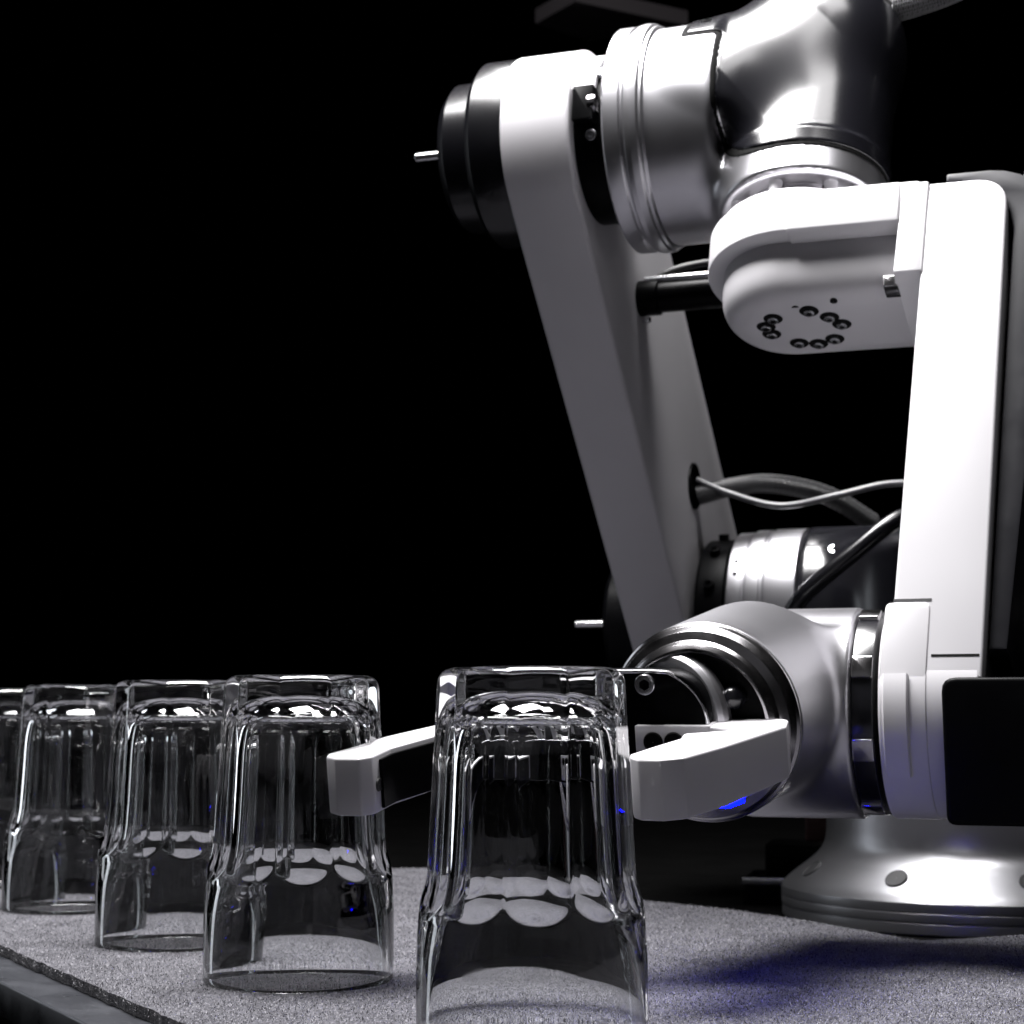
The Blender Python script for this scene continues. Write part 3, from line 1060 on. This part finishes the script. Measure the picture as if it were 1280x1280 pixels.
rf = finger('finger', rt2, zb, zt, lift)
# pocket wall with two screw holes
mk('finger_bar', prism(roundpoly(P2([(-0.0195, 0.0135), (-0.0195, 0.0296), (0.0115, 0.0298), (0.0115, 0.0135)]), 0.0008), -0.0092, zt + 0.0004, 0.0006), 'offwhite', Wgp, grip)
for xx in (-0.0120, -0.0035):
    mk('screw_hole', lathe([(0.0001, 0.0003), (0.0032, 0.0003), (0.0037, 0.0007), (0.0041, 0.0)], 24, 0), 'deep', frame(R6 + gu * xx + gj * 0.0298 + gup * -0.0028, gj, gup), grip)
lf_ = [(-0.1231, 0.0912), (-0.1210, 0.0966), (-0.1153, 0.1006), (-0.1050, 0.1006), (-0.1016, 0.0960), (-0.1024, 0.0787), (-0.0952, 0.0488), (-0.0780, 0.0310), (-0.0740, 0.0110), (-0.0985, 0.0110), (-0.1063, 0.0248), (-0.1172, 0.0549)]
lf2 = roundpoly(P2(lf_[::-1]), 0.0022, 4)
lf = finger('finger', lf2, zb, zt, lift)
mk('screw_hole', lathe([(0.0001, 0.0003), (0.0020, 0.0003), (0.0024, 0.0006), (0.0027, 0.0)], 20, 0), 'hole', frame(R6 + gu * -0.1016 + gj * 0.0920 + gup * -0.0082, gu, gup), grip)
for pts in ([(-0.1017, 0.0905), (-0.1004, 0.0905), (-0.1011, 0.0785), (-0.0939, 0.0494), (-0.0772, 0.0322), (-0.0782, 0.0310), (-0.0955, 0.0488), (-0.1027, 0.0787)],
            [(-0.0016, 0.0850), (-0.0028, 0.0850), (0.0006, 0.0724), (0.0058, 0.0550), (0.0074, 0.0546), (0.0020, 0.0727)]):
    mk('inner_face_strip', prism(P2(pts), zb + 0.0012, zt - 0.0022, 0.0003), 'black', Wgp, grip)  # thin black strip along the inner face of each finger
# blue status light under the right finger
lb = mk('status_light', prism(roundpoly(P2([(0.0245, 0.0560), (0.0318, 0.0560), (0.0284, 0.0670), (0.0235, 0.0670)]), 0.001), zb - 0.0014, zb + 0.0026, 0.0004), 'led', Wgp, grip)
lb['label'] = 'glowing blue status light under the right finger'

# --- cables
S = S0
h0 = hp + u * 0.002
c1 = [h0 + zu * 0.004, h0 + u * 0.022 - zu * 0.006 - v * 0.004, h0 + u * 0.055 - zu * 0.0155 - v * 0.006, h0 + u * 0.090 - zu * 0.0105 - v * 0.006, h0 + u * 0.122 - zu * 0.0040 - v * 0.002, h0 + u * 0.150 - zu * 0.0060, h0 + u * 0.185 - zu * 0.0150, h0 + u * 0.215 - zu * 0.0300 + v * 0.02]
mk('cable', tube(spline(c1, 14), 0.0021, 14), 'cable', None, robot)
c2 = [h0 - zu * 0.006 + v * 0.002, h0 + u * 0.020 - zu * 0.0015 + v * 0.004, h0 + u * 0.045 + zu * 0.0015 + v * 0.016, h0 + u * 0.075 - zu * 0.004 + v * 0.045, h0 + u * 0.100 - zu * 0.020 + v * 0.075]


def braided(path, r, parent, turns=26, nth=10, thr='thread'):
    o = mk('braided_cable', tube(path, r, 18), 'braid', None, parent)
    vfs = []
    N = len(path)
    up = np.array([0.13, 0.21, 0.97])
    for sgn_ in (1, -1):
        for k_ in range(nth):
            pp = []
            for i in np.linspace(0, N - 1, turns * 12):
                i0 = int(min(i, N - 2))
                fr = i - i0
                c_ = path[i0] * (1 - fr) + path[i0 + 1] * fr
                tt = nrm(path[i0 + 1] - path[i0])
                x_ = nrm(np.cross(up, tt))
                y_ = np.cross(tt, x_)
                ph = sgn_ * (i / (N - 1) * turns * 0.55 * math.pi) + 2 * math.pi * k_ / nth
                wv = r + 0.00018 + 0.00016 * math.sin(ph * nth * 0.5 * sgn_ + k_ * math.pi)
                pp.append(c_ + wv * (math.cos(ph) * x_ + math.sin(ph) * y_))
            vfs.append(tube(pp, 0.00028, 4, False))
    mk('braid_sleeve', join(*vfs), thr, None, o)
    return o


braided(spline(c2, 14), 0.0058, robot)
# heavier braided hose leaving the elbow cover at the top right
T0 = GE - w * 0.070 + u * 0.045
braided(spline([T0 - u * 0.012, T0 + u * 0.010 - w * 0.010 + v * 0.01, T0 + u * 0.035 - w * 0.022 + v * 0.02, T0 + u * 0.09 - w * 0.030 + v * 0.03], 14), 0.0085, robot, 16, 12, 'thread_light')
mk('cable', tube(spline([cp0 + u * 0.006 + zu * 0.010 + v * 0.004, cp0 + u * 0.016 + zu * 0.016 + v * 0.006, cp0 + u * 0.030 + zu * 0.020 + v * 0.010, cp0 + u * 0.050 + zu * 0.024 + v * 0.020], 10), 0.0022, 12), 'braid', None, robot)
# thin lead rising past the forearm cover
Q = G + u * 0.108 + w * 0.062
mk('cable', tube(spline([Q + w * 0.020, Q, Q + u * 0.004 - w * 0.030 + v * 0.01, Q + u * 0.014 - w * 0.070 + v * 0.02, Q + u * 0.030 - w * 0.120 + v * 0.03], 12), 0.0016, 10), 'cable', None, robot)
mk('cable_clip', lathe([(0.001, -0.006), (0.0022, -0.006), (0.0034, 0.0), (0.0022, 0.006), (0.001, 0.006)], 16, 0.0006), 'offwhite', frame(Q + w * 0.004, w, u), robot)

# dark hose slanting across the shoulder cover
mk('hose', tube(spline([np.array(q) for q in ((0.160, 1.085, 0.168), (0.170, 1.075, 0.186), (0.198, 1.070, 0.210), (0.228, 1.075, 0.232), (0.262, 1.095, 0.240))], 12), 0.0052, 16), 'gloss', None, robot)

# ------------------------------------------------------------------ small things behind
# pale knob and cable gland on dark stalks at the front of the shoulder, beside the forearm
for nm, c0, rr_, ln_ in (('side_knob', np.array([0.2650, 1.00, 0.1640]), 0.0145, 0.045), ('cable_gland', np.array([0.2700, 1.00, 0.2150]), 0.0042, 0.0085)):
    kb = mk(nm, lathe([(0.001, 0.0), (rr_ * 0.75, 0.0), (rr_, rr_ * 0.25), (rr_, ln_), (0.001, ln_)], 40, rr_ * 0.12), 'offwhite', frame(c0, u, zu), robot)
    mk('stalk', tube([c0 + u * ln_ * 0.5, c0 + u * ln_ * 0.5 + v * 0.12], rr_ * 0.6, 14), 'black', None, kb)

br = empty('mounting_bracket', (0.1975, 1.394, TABLE_Z))
tag(br, 'stepped black metal bracket with bright edges behind the robot base', 'bracket')
Wb = frame((0.1975, 1.395, TABLE_Z), (0, 0, 1), (0.97, -0.22, 0))
mk('foot_plate', box(-0.022, 0.10, -0.03, 0.05, 0.0, 0.0190, 0.002, 0.0012), 'black', Wb, br)
mk('upper_step', box(-0.008, 0.10, -0.005, 0.06, 0.0192, 0.0420, 0.002, 0.0012), 'black', Wb, br)
mk('edge_strip', box(-0.0225, 0.10, -0.0306, -0.0290, 0.0150, 0.0200, 0.0004, 0.0003), 'steel', Wb, br)
rd = mk('red_case', box(0.0, 0.055, 0.0, 0.04, 0.0, 0.034, 0.003, 0.0015), 'red', frame((0.224, 1.425, TABLE_Z + 0.0422), (0, 0, 1), (0.97, -0.22, 0)))
tag(rd, 'dark red case on the black bracket behind the robot base', 'case')

pnl = mk('ceiling_panel', prism([(0.0, 0.0), (0.0468, -0.0719), (0.1886, 0.0053), (0.0675, 0.0599)], 0, 0.02, 0.002), 'panel', Matrix.Translation((0.0285, 2.186, 0.960)))
tag(pnl, 'dim dark panel overhead behind the top of the robot arm', 'panel')
